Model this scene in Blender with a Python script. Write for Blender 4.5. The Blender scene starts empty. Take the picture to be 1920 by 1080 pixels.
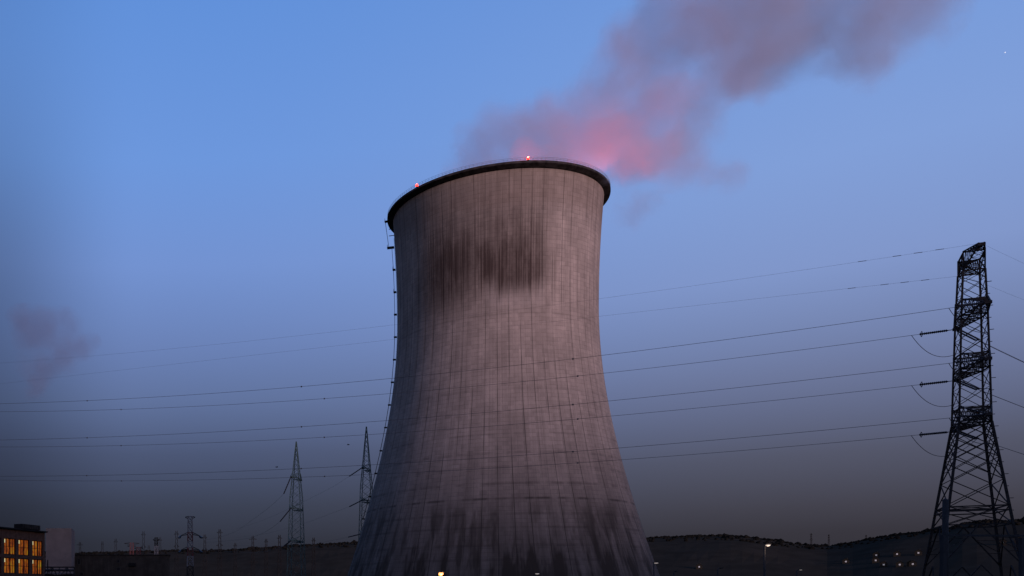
import bpy, bmesh, math, random
from mathutils import Vector, Matrix, noise
R = math.radians
sc = bpy.context.scene
col = sc.collection

# ------------------------------------------------------------------ camera
F, PX, YH, CH = 1800.0, 267.0, 1130.0, 2.0
cam = bpy.data.objects.new('camera', bpy.data.cameras.new('camera'))
col.objects.link(cam); sc.camera = cam
cam.location = (0, 0, CH); cam.rotation_euler = (R(90), 0, 0)
cam.data.sensor_width = 36.0; cam.data.lens = 36.0 * F / 1920
cam.data.shift_x = (960 - PX) / 1920; cam.data.shift_y = (YH - 540) / 1920
cam.data.clip_start = 0.5; cam.data.clip_end = 60000

# ------------------------------------------------------------------ render
sc.view_settings.view_transform = 'Standard'; sc.view_settings.look = 'None'
sc.view_settings.exposure = 0; sc.view_settings.gamma = 1
sc.cycles.use_denoising = True
sc.cycles.volume_step_rate = 0.4
sc.cycles.volume_max_steps = 256
sc.cycles.volume_bounces = 1
sc.cycles.max_bounces = 5
sc.cycles.sample_clamp_indirect = 3

def lin(r, g, b):
    f = lambda c: ((c / 255 + .055) / 1.055) ** 2.4 if c > 10 else c / 255 / 12.92
    return (f(r), f(g), f(b), 1)

# ------------------------------------------------------------------ sun (last warm light, low on the right, soft)
SUN_AZ, SUN_EL = (0.42, -0.907), 6.0
sun = bpy.data.objects.new('sun', bpy.data.lights.new('sun', 'SUN')); col.objects.link(sun)
sv = Vector((SUN_AZ[0], SUN_AZ[1], 0)).normalized() * math.cos(R(SUN_EL)) + Vector((0, 0, math.sin(R(SUN_EL))))
sun.rotation_euler = sv.to_track_quat('Z', 'Y').to_euler()
sun.location = (0, 0, 300)
sun.data.energy = 2.9; sun.data.angle = R(13); sun.data.color = (1.0, 0.71, 0.76)

# ------------------------------------------------------------------ node helper
class NT:
    def __init__(s, tree): s.t = tree; tree.nodes.clear()
    def n(s, kind, **kw):
        o = s.t.nodes.new(kind)
        for k, v in kw.items():
            if k.startswith('i_'): s.put(o.inputs[int(k[2:])], v)
            else: setattr(o, k, v)
        return o
    def put(s, sock, v):
        if isinstance(v, bpy.types.NodeSocket): s.t.links.new(v, sock)
        elif v is not None: sock.default_value = v
    def m(s, op, a, b=None, c=None, clamp=False):
        o = s.t.nodes.new('ShaderNodeMath'); o.operation = op; o.use_clamp = clamp
        for i, v in enumerate((a, b, c)): s.put(o.inputs[i], v)
        return o.outputs[0]
    def v(s, op, a, b=None, c=None):
        o = s.t.nodes.new('ShaderNodeVectorMath'); o.operation = op
        s.put(o.inputs[0], a)
        if b is not None: s.put(o.inputs[1], b)
        if c is not None: s.put(o.inputs[2], c)
        return o.outputs['Value'] if op in ('DISTANCE', 'LENGTH', 'DOT_PRODUCT') else o.outputs[0]
    def xyz(s, x, y, z):
        o = s.t.nodes.new('ShaderNodeCombineXYZ')
        for i, q in enumerate((x, y, z)): s.put(o.inputs[i], q)
        return o.outputs[0]
    def sep(s, v):
        o = s.t.nodes.new('ShaderNodeSeparateXYZ'); s.put(o.inputs[0], v); return o.outputs
    def noise(s, v, scale=1.0, detail=2.0, rough=.5, color=False):
        o = s.t.nodes.new('ShaderNodeTexNoise'); s.put(o.inputs['Vector'], v)
        o.inputs['Scale'].default_value = scale; o.inputs['Detail'].default_value = detail
        o.inputs['Roughness'].default_value = rough
        return o.outputs['Color' if color else 'Fac']
    def ms(s, v, a, b, c=0.0, d=1.0):       # smooth map range
        o = s.t.nodes.new('ShaderNodeMapRange'); o.interpolation_type = 'SMOOTHSTEP'
        for i, q in enumerate((v, a, b, c, d)): s.put(o.inputs[i], q)
        return o.outputs[0]
    def mix(s, f, a, b, bt='MIX'):
        o = s.t.nodes.new('ShaderNodeMix'); o.data_type = 'RGBA'; o.blend_type = bt
        s.put(o.inputs[0], f); s.put(o.inputs[6], a); s.put(o.inputs[7], b)
        return o.outputs[2]
    def ramp(s, f, stops):
        o = s.t.nodes.new('ShaderNodeValToRGB'); s.put(o.inputs[0], f)
        e = o.color_ramp.elements
        while len(e) < len(stops): e.new(.5)
        for q, (p, c) in zip(e, stops): q.position = p; q.color = c
        return o.outputs[0]

# ------------------------------------------------------------------ sky
world = bpy.data.worlds.new('World'); sc.world = world; world.use_nodes = True
w = NT(world.node_tree)
d = w.v('NORMALIZE', w.n('ShaderNodeTexCoord').outputs['Generated'])
dx, dy, dz = w.sep(d)[:3]
LEFT = [(0, lin(38, 40, 48)), (.061, lin(47, 50, 62)), (.099, lin(59, 65, 83)), (.153, lin(76, 87, 117)), (.206, lin(96, 114, 156)),
        (.257, lin(106, 129, 181)), (.33, lin(115, 146, 208)), (.418, lin(109, 151, 220)), (.53, lin(98, 145, 218)), (.8, lin(70, 112, 190))]
RIGHT = [(0, lin(42, 41, 46)), (.06, lin(56, 54, 62)), (.082, lin(67, 66, 77)), (.127, lin(84, 87, 106)), (.193, lin(108, 119, 155)),
         (.277, lin(129, 151, 202)), (.355, lin(129, 159, 216)), (.46, lin(118, 155, 219)), (.6, lin(98, 142, 212)), (.85, lin(70, 112, 190))]
az = w.m('ARCTAN2', dx, w.m('ABSOLUTE', dy))
fm = w.ms(az, R(2), R(38))
g = w.mix(fm, w.ramp(dz, LEFT), w.ramp(dz, RIGHT))
edge = w.ms(az, R(-10), R(0), w.ms(dz, .30, .52, .52, .84), 1.0)
g = w.v('SCALE', g, None); g.node.inputs['Scale'].default_value = 1
w.put(g.node.inputs['Scale'], edge)
sky = w.n('ShaderNodeTexSky', sky_type='NISHITA', sun_disc=False, sun_elevation=R(SUN_EL),
          sun_rotation=math.atan2(SUN_AZ[0], SUN_AZ[1]))
# afterglow: broad warm light low in the sky on the sunset side, behind the viewer
gd = w.m('MAXIMUM', w.v('DOT_PRODUCT', d, (SUN_AZ[0], SUN_AZ[1], 0.0)), 0.0)
ge = w.m('MULTIPLY', w.m('POWER', gd, 1.0), w.ms(w.m('ABSOLUTE', dz), .03, .55, 1, 0))
gl = w.v('SCALE', (.36, .27, .25)); w.put(gl.node.inputs['Scale'], ge)
g = w.v('ADD', g, gl)
gb = w.v('SCALE', (.30, .235, .225)); w.put(gb.node.inputs['Scale'], w.m('MULTIPLY', w.ms(dy, -.55, -.02, 1, 0), w.ms(w.m('ABSOLUTE', dz), .03, .7, 1, 0)))
g = w.v('ADD', g, gb)
b1 = w.n('ShaderNodeBackground'); w.put(b1.inputs[0], g); b1.inputs[1].default_value = 1.0
b2 = w.n('ShaderNodeBackground'); w.put(b2.inputs[0], sky.outputs[0]); b2.inputs[1].default_value = 0.0001
ad = w.n('ShaderNodeAddShader', i_0=b1.outputs[0], i_1=b2.outputs[0])
w.n('ShaderNodeOutputWorld', i_0=ad.outputs[0])

# ------------------------------------------------------------------ geometry helpers
def at(x, y, Y):                      # photo pixel + depth -> point
    return Vector(((x - PX) / F * Y, Y, (YH - y) / F * Y + CH))

class MB:
    def __init__(s): s.v = []; s.f = []
    def quad(s, *p):
        n = len(s.v); s.v += [tuple(q) for q in p]; s.f.append(tuple(range(n, n + len(p))))
    def box(s, c, sz, rz=0.0):
        n = len(s.v); cr, sr = math.cos(rz), math.sin(rz)
        for k in (-.5, .5):
            for i, j in ((-.5, -.5), (.5, -.5), (.5, .5), (-.5, .5)):
                x, y = i * sz[0], j * sz[1]
                s.v.append((c[0] + x * cr - y * sr, c[1] + x * sr + y * cr, c[2] + k * sz[2]))
        for f in ((3, 2, 1, 0), (4, 5, 6, 7), (0, 1, 5, 4), (1, 2, 6, 5), (2, 3, 7, 6), (3, 0, 4, 7)):
            s.f.append(tuple(n + i for i in f))
    def bar(s, a, b, w, w2=None):
        a = Vector(a); b = Vector(b); dd = b - a
        if dd.length < 1e-6: return
        dd.normalize(); up = Vector((0, 0, 1)) if abs(dd.z) < .9 else Vector((1, 0, 0))
        u = dd.cross(up).normalized(); v = dd.cross(u)
        n = len(s.v)
        for p, q in ((a, w), (b, w2 or w)):
            for i, j in ((-1, -1), (1, -1), (1, 1), (-1, 1)):
                s.v.append(tuple(p + u * i * q / 2 + v * j * q / 2))
        for f in ((3, 2, 1, 0), (4, 5, 6, 7), (0, 1, 5, 4), (1, 2, 6, 5), (2, 3, 7, 6), (3, 0, 4, 7)):
            s.f.append(tuple(n + i for i in f))
    def tube(s, pts, r, seg=5):
        n0 = len(s.v); m = len(pts)
        for k, p in enumerate(pts):
            p = Vector(p); t = (Vector(pts[min(k + 1, m - 1)]) - Vector(pts[max(k - 1, 0)])).normalized()
            up = Vector((0, 0, 1)) if abs(t.z) < .9 else Vector((1, 0, 0))
            u = t.cross(up).normalized(); v = t.cross(u)
            rr = r[k] if isinstance(r, (list, tuple)) else r
            for i in range(seg):
                a = 2 * math.pi * i / seg; s.v.append(tuple(p + u * math.cos(a) * rr + v * math.sin(a) * rr))
        for k in range(m - 1):
            for i in range(seg):
                j = (i + 1) % seg; s.f.append((n0 + k * seg + i, n0 + k * seg + j, n0 + (k + 1) * seg + j, n0 + (k + 1) * seg + i))
        s.f.append(tuple(n0 + i for i in range(seg))[::-1]); s.f.append(tuple(n0 + (m - 1) * seg + i for i in range(seg)))
    def lathe(s, prof, seg, c=(0, 0, 0), closed=False):
        n0 = len(s.v)
        for r, z in prof:
            for i in range(seg):
                a = 2 * math.pi * i / seg; s.v.append((c[0] + r * math.cos(a), c[1] + r * math.sin(a), c[2] + z))
        m = len(prof)
        for k in range(m if closed else m - 1):
            k2 = (k + 1) % m
            for i in range(seg):
                j = (i + 1) % seg; s.f.append((n0 + k * seg + i, n0 + k * seg + j, n0 + k2 * seg + j, n0 + k2 * seg + i))
    def obj(s, name, mat, parent=None, smooth=False):
        me = bpy.data.meshes.new(name); me.from_pydata(s.v, [], s.f); me.materials.append(mat)
        if smooth: me.polygons.foreach_set('use_smooth', [True] * len(me.polygons))
        me.update(); o = bpy.data.objects.new(name, me); col.objects.link(o)
        if parent: o.parent = parent
        return o

def tag(o, label=None, cat=None, group=None, kind=None):
    for k, q in (('label', label), ('category', cat), ('group', group), ('kind', kind)):
        if q: o[k] = q
    return o
def empty(name, loc, rz=0.0):
    o = bpy.data.objects.new(name, None); col.objects.link(o); o.location = loc; o.rotation_euler = (0, 0, rz)
    return o
def copy_tree(o, parent=None):
    c = o.copy(); col.objects.link(c); c.parent = parent
    for ch in list(o.children): copy_tree(ch, c)
    return c

# ------------------------------------------------------------------ simple materials
def mat_plain(name, c, rough=.8, metal=0.0, var=.25, scale=1.0, emit=None, es=1.0, spec=None):
    m = bpy.data.materials.new(name); m.use_nodes = True; t = NT(m.node_tree)
    b = t.n('ShaderNodeBsdfPrincipled'); tc = t.n('ShaderNodeTexCoord').outputs['Object']
    nz = t.noise(tc, scale, 4, .6)
    k = t.ms(nz, .3, .7, 1 - var, 1 + var)
    cc = t.v('SCALE', (c[0], c[1], c[2])); t.put(cc.node.inputs['Scale'], k)
    t.put(b.inputs['Base Color'], cc); b.inputs['Roughness'].default_value = rough; b.inputs['Metallic'].default_value = metal
    b.inputs['Specular IOR Level'].default_value = .12 if spec is None else spec
    if emit: b.inputs['Emission Color'].default_value = (*emit, 1); b.inputs['Emission Strength'].default_value = es
    t.n('ShaderNodeOutputMaterial', i_0=b.outputs[0]); return m
M = dict(
    steel=mat_plain('dark_weathered_steel', (.018, .016, .016), .7, 0, .4, 2),
    green=mat_plain('green_grey_painted_steel', (.06, .095, .085), .7, 0, .3, 1),
    farsteel=mat_plain('galvanised_steel', (.016, .015, .015), .9, 0, .3, .3, spec=.05),
    wire=mat_plain('dull_aluminium_cable', (.05, .05, .055), .8, 0, .2, .5),
    insul=mat_plain('dark_glazed_insulator', (.02, .02, .024), .5, 0, .3, 3),
    red=mat_plain('red_pylon_paint', (.09, .03, .03), .7, 0, .2, .5),
    white=mat_plain('white_pylon_paint', (.14, .13, .13), .7, 0, .2, .5),
    rim=mat_plain('dark_rim_concrete', (.030, .025, .024), .95, 0, .6, .5, spec=.1),
    ground=mat_plain('dark_soil_and_grass', (.04, .045, .03), .95, 0, .4, .05),
    post=mat_plain('grey_steel_post', (.03, .03, .032), .8, 0, .2, 1, spec=.1),
    brick=mat_plain('brown_cladding', (.065, .036, .026), .9, 0, .25, 1.5),
    pale=mat_plain('pale_pinkish_render', (.145, .118, .108), .95, 0, .12, .4, spec=.1),
    darkwall=mat_plain('dark_corrugated_wall', (.030, .027, .024), .9, 0, .25, .5, spec=.05),
    roof=mat_plain('dark_roof', (.010, .010, .011), .9, 0, .25, .7, spec=.05),
    lamp_red=mat_plain('red_lamp_glass', (.4, .02, .02), .3, emit=(1, .07, .055), es=2.6),
    lamp_orange=mat_plain('sodium_lamp_glass', (.4, .2, .05), .3, emit=(1, .45, .16), es=2.6),
    lamp_white=mat_plain('white_lamp_glass', (.4, .4, .4), .3, emit=(1, .78, .62), es=.36),
    lamp_dim=mat_plain('dim_lamp_glass', (.4, .4, .4), .3, emit=(1, .85, .75), es=.25),
    win_dot=mat_plain('lit_house_window', (.4, .4, .4), .3, emit=(1, .9, .85), es=.11),
    star=mat_plain('star_glow', (1, 1, 1), .3, emit=(1, .97, 1), es=.7),
    bird=mat_plain('black_feathers', (.015, .015, .015), .8),
)

# ------------------------------------------------------------------ terrain
PROF = [(-30, 1040), (130, 1041), (250, 1037), (330, 1036), (400, 1035), (460, 1032), (520, 1028), (560, 1026), (620, 1022), (670, 1021),
        (900, 1015), (1210, 1012), (1290, 1008), (1360, 1007), (1400, 1010), (1440, 1015), (1480, 1021), (1520, 1025), (1555, 1027),
        (1600, 1020), (1650, 1010), (1700, 1003), (1730, 999), (1780, 993), (1800, 987), (1840, 981), (1900, 979), (1960, 977)]
DH = 1900.0
def ridge(azd):                       # ridge height above camera at distance DH for an azimuth in degrees (0 = +Y, + = right)
    t = math.tan(R(max(-80, min(80, azd)))); x = PX + F * t
    if abs(azd) > 60 or x < PROF[0][0] or x > PROF[-1][0]:
        if azd > 0:
            k = min(1, (azd - 43.3) / 25) if azd < 180 else 0
            return 115 + 30 * k + 12 * noise.noise(Vector((azd * .11, 1, 0)))
        return 96 + 14 * noise.noise(Vector((azd * .09, 5, 0))) * min(1, (-azd - 9) / 10)
    for (x0, y0), (x1, y1) in zip(PROF, PROF[1:]):
        if x0 <= x <= x1:
            y = y0 + (y1 - y0) * (x - x0) / (x1 - x0); break
    return (YH - y) / F * DH * math.cos(R(azd))
def sst(a, b, x):
    t = max(0, min(1, (x - a) / (b - a))); return t * t * (3 - 2 * t)
def hill_z(azd, r):
    h = ridge(azd) + CH
    z = h * sst(1050, DH, r)
    z += 5 * noise.noise(Vector((azd * .35, r * .006, 3))) * sst(1050, 1400, r) * (1 - sst(1750, DH, r))
    return z * (1 - .25 * sst(2000, 3000, r))
mb = MB(); nA = 720; rs = [1050, 1120, 1200, 1290, 1380, 1470, 1560, 1650, 1740, 1820, 1900, 2000, 2300, 3000]
for r in rs:
    for i in range(nA):
        a = -180 + 360 * i / nA; z = hill_z(a, r) if r > 1050 else -1.5
        mb.v.append((r * math.sin(R(a)), r * math.cos(R(a)), z))
for k in range(len(rs) - 1):
    for i in range(nA):
        j = (i + 1) % nA; mb.f.append((k * nA + i, k * nA + j, (k + 1) * nA + j, (k + 1) * nA + i))
mh = mat_plain('wooded_hillside', (.026, .0225, .017), 1.0, 0, .15, .03, spec=0)
hills = tag(mb.obj('hills', mh), kind='structure')
# unseen hill added behind the camera to keep low sun off the tower foot
mb = MB(); nx, ny = 40, 60
SP = Vector((145, 389, 0)) + Vector((SUN_AZ[0], SUN_AZ[1], 0)).normalized() * 640
ux = Vector((SUN_AZ[0], SUN_AZ[1], 0)).normalized(); uy = Vector((-ux.y, ux.x, 0))
for i in range(nx + 1):
    for j in range(ny + 1):
        s_, q = (i / nx - .5) * 2, (j / ny - .5) * 2
        p = SP + ux * s_ * 190 + uy * q * 900
        h = 122 * (math.cos(s_ * math.pi / 2) ** 1.5) * (1 - abs(q) ** 3) * (1 + .10 * noise.noise(Vector((q * 5, s_ * 3, 7)))) - 1
        mb.v.append((p.x, p.y, h))
for i in range(nx):
    for j in range(ny):
        a = i * (ny + 1) + j; mb.f.append((a, a + ny + 1, a + ny + 2, a + 1))
tag(mb.obj('added_shade_hill', mh, smooth=True), kind='structure')
mb = MB(); n = 48
mb.v = [(45000 * math.cos(2 * math.pi * i / n), 45000 * math.sin(2 * math.pi * i / n), 0) for i in range(n)]; mb.f = [tuple(range(n))]
tag(mb.obj('ground', M['ground']), kind='structure')

# woods along the ridge
rnd = random.Random(5); mb = MB()
bmi = bmesh.new(); bmesh.ops.create_icosphere(bmi, subdivisions=1, radius=1)
IV = [v.co.copy() for v in bmi.verts]; IF = [tuple(v.index for v in f.verts) for f in bmi.faces]; bmi.free()
def clump(mb, c, r, h):
    n = len(mb.v); a = rnd.random() * 6; ca, sa = math.cos(a), math.sin(a)
    for q in IV:
        k = rnd.uniform(.7, 1.25)
        mb.v.append((c.x + (q.x * ca - q.y * sa) * r * k, c.y + (q.x * sa + q.y * ca) * r * k, c.z + q.z * h * k))
    mb.f += [tuple(n + i for i in f) for f in IF]
for k in range(5200):
    azd = rnd.uniform(-12, 46); r = rnd.choice((DH, DH, DH - 15, DH - 40, DH + 10)) + rnd.uniform(-12, 12)
    if rnd.random() < .25: r = rnd.uniform(1700, 1880); 
    s = rnd.uniform(1.5, 3.2) * (1.0 + .9 * max(0, noise.noise(Vector((azd * 1.3, 0, 2)))))
    if rnd.random() < .04: s *= 1.5
    z = hill_z(azd, r)
    clump(mb, Vector((r * math.sin(R(azd)), r * math.cos(R(azd)), z + s * .15)), s * 1.1, s)
ml = mat_plain('dusk_woodland_foliage', (.009, .0085, .007), 1.0, 0, .3, .08, spec=0)
tag(mb.obj('woodland', ml), 'dark mass of far off trees covering the hillside and its ridge', 'woodland', kind='stuff')

# ------------------------------------------------------------------ cooling tower
TC = Vector((142.91, 389.33, 0)); TZ = CH
A0, Z0, B1, B2, RR, HT = 38.12, 115.47, 89.53, 136.37, 42.27, 160.0
def tr(z): return A0 * math.sqrt(1 + ((z - Z0) / (B1 if z < Z0 else B2)) ** 2)      # z above camera
face = math.atan2(-TC.y, -TC.x)       # azimuth of the side facing the camera
ct = empty('cooling_tower', (TC.x, TC.y, 0), face)                                   # local +X looks at the camera, local +Y = picture right
tag(ct, 'huge stained concrete cooling tower with dark rim, steam pouring from its mouth', 'cooling tower')

def mat_tower():
    m = bpy.data.materials.new('stained_tower_concrete'); m.use_nodes = True; t = NT(m.node_tree)
    x, y, z = t.sep(t.n('ShaderNodeTexCoord').outputs['Object'])[:3]
    a = t.m('ARCTAN2', y, x)                                  # 0 towards the camera, + to picture right
    ad = t.m('MULTIPLY', a, 180 / math.pi)
    def st(fa, fz, det=3, off=0.0): return t.noise(t.xyz(t.m('MULTIPLY', a, fa), t.m('MULTIPLY', z, fz), off), 1, det, .6)
    k = t.ms(st(16, .012, 4), .25, .75, .86, 1.10)
    k = t.m('MULTIPLY', k, t.ms(st(75, .02, 3, 4), .3, .7, .91, 1.06))
    k = t.m('MULTIPLY', k, t.ms(st(6, .07, 5, 9), .3, .7, .84, 1.12))
    k = t.m('MULTIPLY', k, t.ms(st(230, .9, 2, 2), .3, .7, .93, 1.05))
    # meridian formwork seams
    for N, wd, dk, sd in ((60, .050, .80, 1.0), (120, .06, .35, 5.0)):
        u = t.m('MULTIPLY', a, N / (2 * math.pi)); u = t.m('ADD', u, 200.3)
        wob = t.m('MULTIPLY', t.m('SUBTRACT', t.noise(t.xyz(t.m('FLOOR', u), t.m('MULTIPLY', z, .03), sd), 1, 1), .5), .10)
        fr = t.m('ABSOLUTE', t.m('SUBTRACT', t.m('FRACT', t.m('ADD', u, wob)), .5))
        line = t.ms(fr, 0.0, wd, 1, 0)
        per = t.noise(t.xyz(t.m('MULTIPLY', t.m('FLOOR', u), 3.7), t.m('MULTIPLY', z, .035), sd), 1, 2)
        amt = t.m('MULTIPLY', t.ms(per, .30, .60), dk)
        k = t.m('MULTIPLY', k, t.m('SUBTRACT', 1, t.m('MULTIPLY', line, amt)))
    # horizontal lifts
    u = t.m('DIVIDE', z, 1.5); fr = t.m('FRACT', u); per = t.noise(t.xyz(t.m('FLOOR', u), t.m('MULTIPLY', a, 9), 3), 1, 2)
    k = t.m('MULTIPLY', k, t.m('SUBTRACT', 1, t.m('MULTIPLY', t.ms(fr, 0, .16, 1, 0), t.ms(per, .32, .66, .03, .42))))
    lift = t.noise(t.xyz(t.m('MULTIPLY', t.m('FLOOR', u), 7.3), t.m('MULTIPLY', t.m('FLOOR', t.m('MULTIPLY', a, 19)), 1.3), 0), 1, 0)
    k = t.m('MULTIPLY', k, t.ms(lift, .3, .7, .92, 1.07))
    for zz, am in ((39, .6), (44.5, .35), (50.5, .2), (56, .25), (63, .2), (71, .16), (80, .16), (33.5, .3), (28.5, .3), (22, .35), (17, .3), (92, .12), (108, .16), (146, .12)):
        q = t.m('ABSOLUTE', t.m('SUBTRACT', z, zz)); br = t.ms(st(9, .02, 2, zz), .35, .62)
        k = t.m('MULTIPLY', k, t.m('SUBTRACT', 1, t.m('MULTIPLY', t.m('MULTIPLY', t.ms(q, .1, .7, 1, 0), br), am)))
    # dark algae patch high on the camera side: streaky sides, ragged foot
    str1 = st(26, .008, 3, 12); str2 = st(60, .01, 3, 15)
    foot = t.m('ADD', 120.6, t.m('ADD', t.m('MULTIPLY', t.m('SUBTRACT', str1, .5), -4.5), t.m('MULTIPLY', t.m('SUBTRACT', str2, .5), -4)))
    foot = t.m('ADD', foot, t.m('MULTIPLY', t.ms(t.m('ABSOLUTE', t.m('SUBTRACT', ad, 12)), 9, 14, 1, 0), -4))
    top = t.m('ADD', 155.0, t.m('MULTIPLY', t.m('SUBTRACT', str2, .5), 20))
    inz = t.m('MULTIPLY', t.ms(t.m('SUBTRACT', z, foot), t.ms(ad, -30, 8, -18, -5.5), 4.5), t.ms(t.m('SUBTRACT', z, top), -26, 8, 1, 0))
    ina = t.m('MULTIPLY', t.ms(ad, -54, -30), t.ms(ad, 20, 37, 1, 0))
    ina = t.m('MULTIPLY', ina, t.m('MULTIPLY', t.ms(t.m('ADD', t.m('MULTIPLY', str1, .7), t.m('MULTIPLY', str2, .35)), .33, .58, .70, .98), t.ms(st(7, .07, 4, 51), .3, .62, .74, 1.06)))
    patch = t.m('MULTIPLY', inz, ina)
    soft = t.m('MULTIPLY', t.ms(ad, -75, -38), t.ms(ad, -25, 0, 1, 0))
    soft = t.m('MULTIPLY', soft, t.m('MULTIPLY', t.ms(z, 92, 116), t.ms(z, 128, 152, 1, 0)))
    # drips under the patch
    drip = t.m('MULTIPLY', t.ms(str2, .56, .68), t.m('MULTIPLY', t.ms(z, 98, 122), t.ms(z, 128, 134, 1, 0)))
    drip = t.m('MULTIPLY', drip, t.m('MULTIPLY', t.ms(ad, -50, -30), t.ms(ad, 25, 60, 1, 0)))
    dark = t.m('ADD', t.m('MULTIPLY', t.m('MULTIPLY', patch, 1.0), t.ms(st(95, .02, 3, 61), .34, .62, .72, 1.04)), t.m('ADD', t.m('MULTIPLY', soft, .12), t.m('MULTIPLY', drip, .5)), None, True)
    # darker collar under the rim
    collar = t.m('MULTIPLY', t.ms(t.m('ADD', z, t.m('MULTIPLY', st(7, .02, 3, 30), 4)), 147, 153.5), .36)
    # streaked dirt on the foot, with the shade towards the ground painted in
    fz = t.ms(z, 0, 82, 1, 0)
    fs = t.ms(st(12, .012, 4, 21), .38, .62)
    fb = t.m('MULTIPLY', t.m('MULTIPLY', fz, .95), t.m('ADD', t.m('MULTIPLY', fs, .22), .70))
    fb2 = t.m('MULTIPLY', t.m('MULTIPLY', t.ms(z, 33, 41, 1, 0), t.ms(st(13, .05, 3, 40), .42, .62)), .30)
    # pale lime run under the patch
    lime = t.m('MULTIPLY', t.m('MULTIPLY', t.ms(z, 108, 114), t.ms(z, 119, 122, 1, 0)), t.m('MULTIPLY', t.ms(ad, -8, 0), t.ms(ad, 22, 30, 1, 0)))
    lime = t.m('MULTIPLY', lime, t.ms(str2, .4, .6, .1, .35))
    c = t.v('SCALE', (.242, .196, .170)); t.put(c.node.inputs['Scale'], k)
    c = t.mix(lime, c, (.29, .25, .23, 1))
    c = t.mix(dark, c, (.040, .027, .023, 1))
    c = t.mix(collar, c, (.10, .068, .052, 1))
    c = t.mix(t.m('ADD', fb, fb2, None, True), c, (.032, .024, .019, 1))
    b = t.n('ShaderNodeBsdfPrincipled'); t.put(b.inputs['Base Color'], c); b.inputs['Roughness'].default_value = .92
    b.inputs['Specular IOR Level'].default_value = .15
    bp = t.n('ShaderNodeBump'); bp.inputs['Strength'].default_value = .25; bp.inputs['Distance'].default_value = .3
    t.put(bp.inputs['Height'], k); t.put(b.inputs['Normal'], bp.outputs[0])
    t.n('ShaderNodeOutputMaterial', i_0=b.outputs[0]); return m
mt = mat_tower()
SEG = 240
out = [(tr(z - TZ), z) for z in [8 + i * (160.2 - 8) / 90 for i in range(91)]]
inn = [(r - .8, z) for r, z in out[::-1]]
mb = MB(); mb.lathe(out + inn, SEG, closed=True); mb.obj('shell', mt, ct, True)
zt = HT + TZ; rt = tr(HT - TZ)
mb = MB(); mb.lathe([(rt - .9, zt + .05), (RR - .1, zt + .05), (RR, zt - .1), (RR, zt - .8), (RR - .25, zt - .9), (rt + .15, zt - 1.5), (rt - .9, zt - 1.5)], SEG, closed=True)
rim = mb.obj('rim', M['rim'], ct, False)
# guard rail on the rim walkway
mb = MB()
for h in (.55, 1.1):
    mb.lathe([(RR - .15, zt + h), (RR - .10, zt + h), (RR - .10, zt + h + .05), (RR - .15, zt + h + .05)], SEG, closed=True)
for i in range(180):
    a = 2 * math.pi * i / 180; mb.bar(((RR - .12) * math.cos(a), (RR - .12) * math.sin(a), zt + .05), ((RR - .12) * math.cos(a), (RR - .12) * math.sin(a), zt + 1.1), .05)
mb.obj('guard_rail', M['steel'], ct)
# raking support columns and basin
for i in range(48):
    mb = MB()
    for s in (-1, 1):
        a0 = 2 * math.pi * i / 48; a1 = a0 + s * math.pi / 48
        r0, r1 = tr(-CH) + 1.5, tr(6) - .3
        mb.bar((r0 * math.cos(a0), r0 * math.sin(a0), .3), (r1 * math.cos(a1), r1 * math.sin(a1), 8.1), .9)
    mb.obj('support_column', mt, ct)
mb = MB(); rb = tr(-CH) + 3.5; mb.lathe([(rb, -.2), (rb, 1.4), (rb - .5, 1.4), (rb - .5, -.2)], 96, closed=True); mb.obj('basin_wall', mt, ct)

# stair ladder with landings on the left limb
def tower_pt(az_, r, z): return Vector((r * math.cos(az_), r * math.sin(az_), z))
LA = -R(88.0)
mb = MB(); ml_ = MB()
levels = [zt - .2] + [at(0, y, 403).z for y in (466, 508, 550, 592, 634, 676, 718, 760, 802, 845, 887, 930, 972)]
def lr(z): return max(tr(z - TZ) + .55, 0)
ca, sa = math.cos(LA), math.sin(LA); tv = Vector((-sa, ca, 0))
for k in range(len(levels)):
    z = levels[k]; r = (RR + .35) if k == 0 else (lr(z) + (1.2 if k == 1 else .35))
    mb2 = MB(); p = tower_pt(LA, r, z)
    wdt = 2.8 if k == 1 else (1.6 if k == 0 else 1.15)
    mb2.box((p.x, p.y, z), (wdt, 1.8, (.5 if k == 1 else .36) if k else .3), LA)
    if k < 4:
        e = tower_pt(LA, r + wdt / 2 - .1, z)
        for s in (-.8, .8): mb2.bar(e + tv * s, e + tv * s + Vector((0, 0, 1.2)), .08)
        mb2.bar(e - tv * .8 + Vector((0, 0, 1.2)), e + tv * .8 + Vector((0, 0, 1.2)), .08)
    mb2.obj('landing', M['steel'], ct)
for k in range(len(levels) - 1):
    za, zb = levels[k + 1], levels[k]
    ra = lr(za) + (1.9 if k == 0 else .6); rb_ = (RR + .9) if k == 0 else lr(zb) + (.6 if k > 1 else .7)
    for s in (-.5, .5):
        ml_.bar(tower_pt(LA, ra, za) + tv * s, tower_pt(LA, rb_, zb) + tv * s, .16 if k == 0 else .12)
    n = max(2, int((zb - za) / 1.0))
    for i in range(n):
        t_ = i / n; q = tower_pt(LA, ra + (rb_ - ra) * t_, za + (zb - za) * t_)
        ml_.bar(q - tv * .5, q + tv * .5, .07)
    if k == 0:
        for t_ in (.45, .7):
            z = za + (zb - za) * t_; ml_.bar(tower_pt(LA, ra, z), tower_pt(LA, lr(z) - .6, z), .22)
ml_.obj('ladder', M['steel'], ct)
for s, nm in ((1, 'lightning_conductor'),):
    mb = MB(); mb.tube([tower_pt(LA + .03, tr(z - TZ) + .12, z) for z in range(10, 158, 4)], .06, 4); mb.obj(nm, M['steel'], ct)

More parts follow.
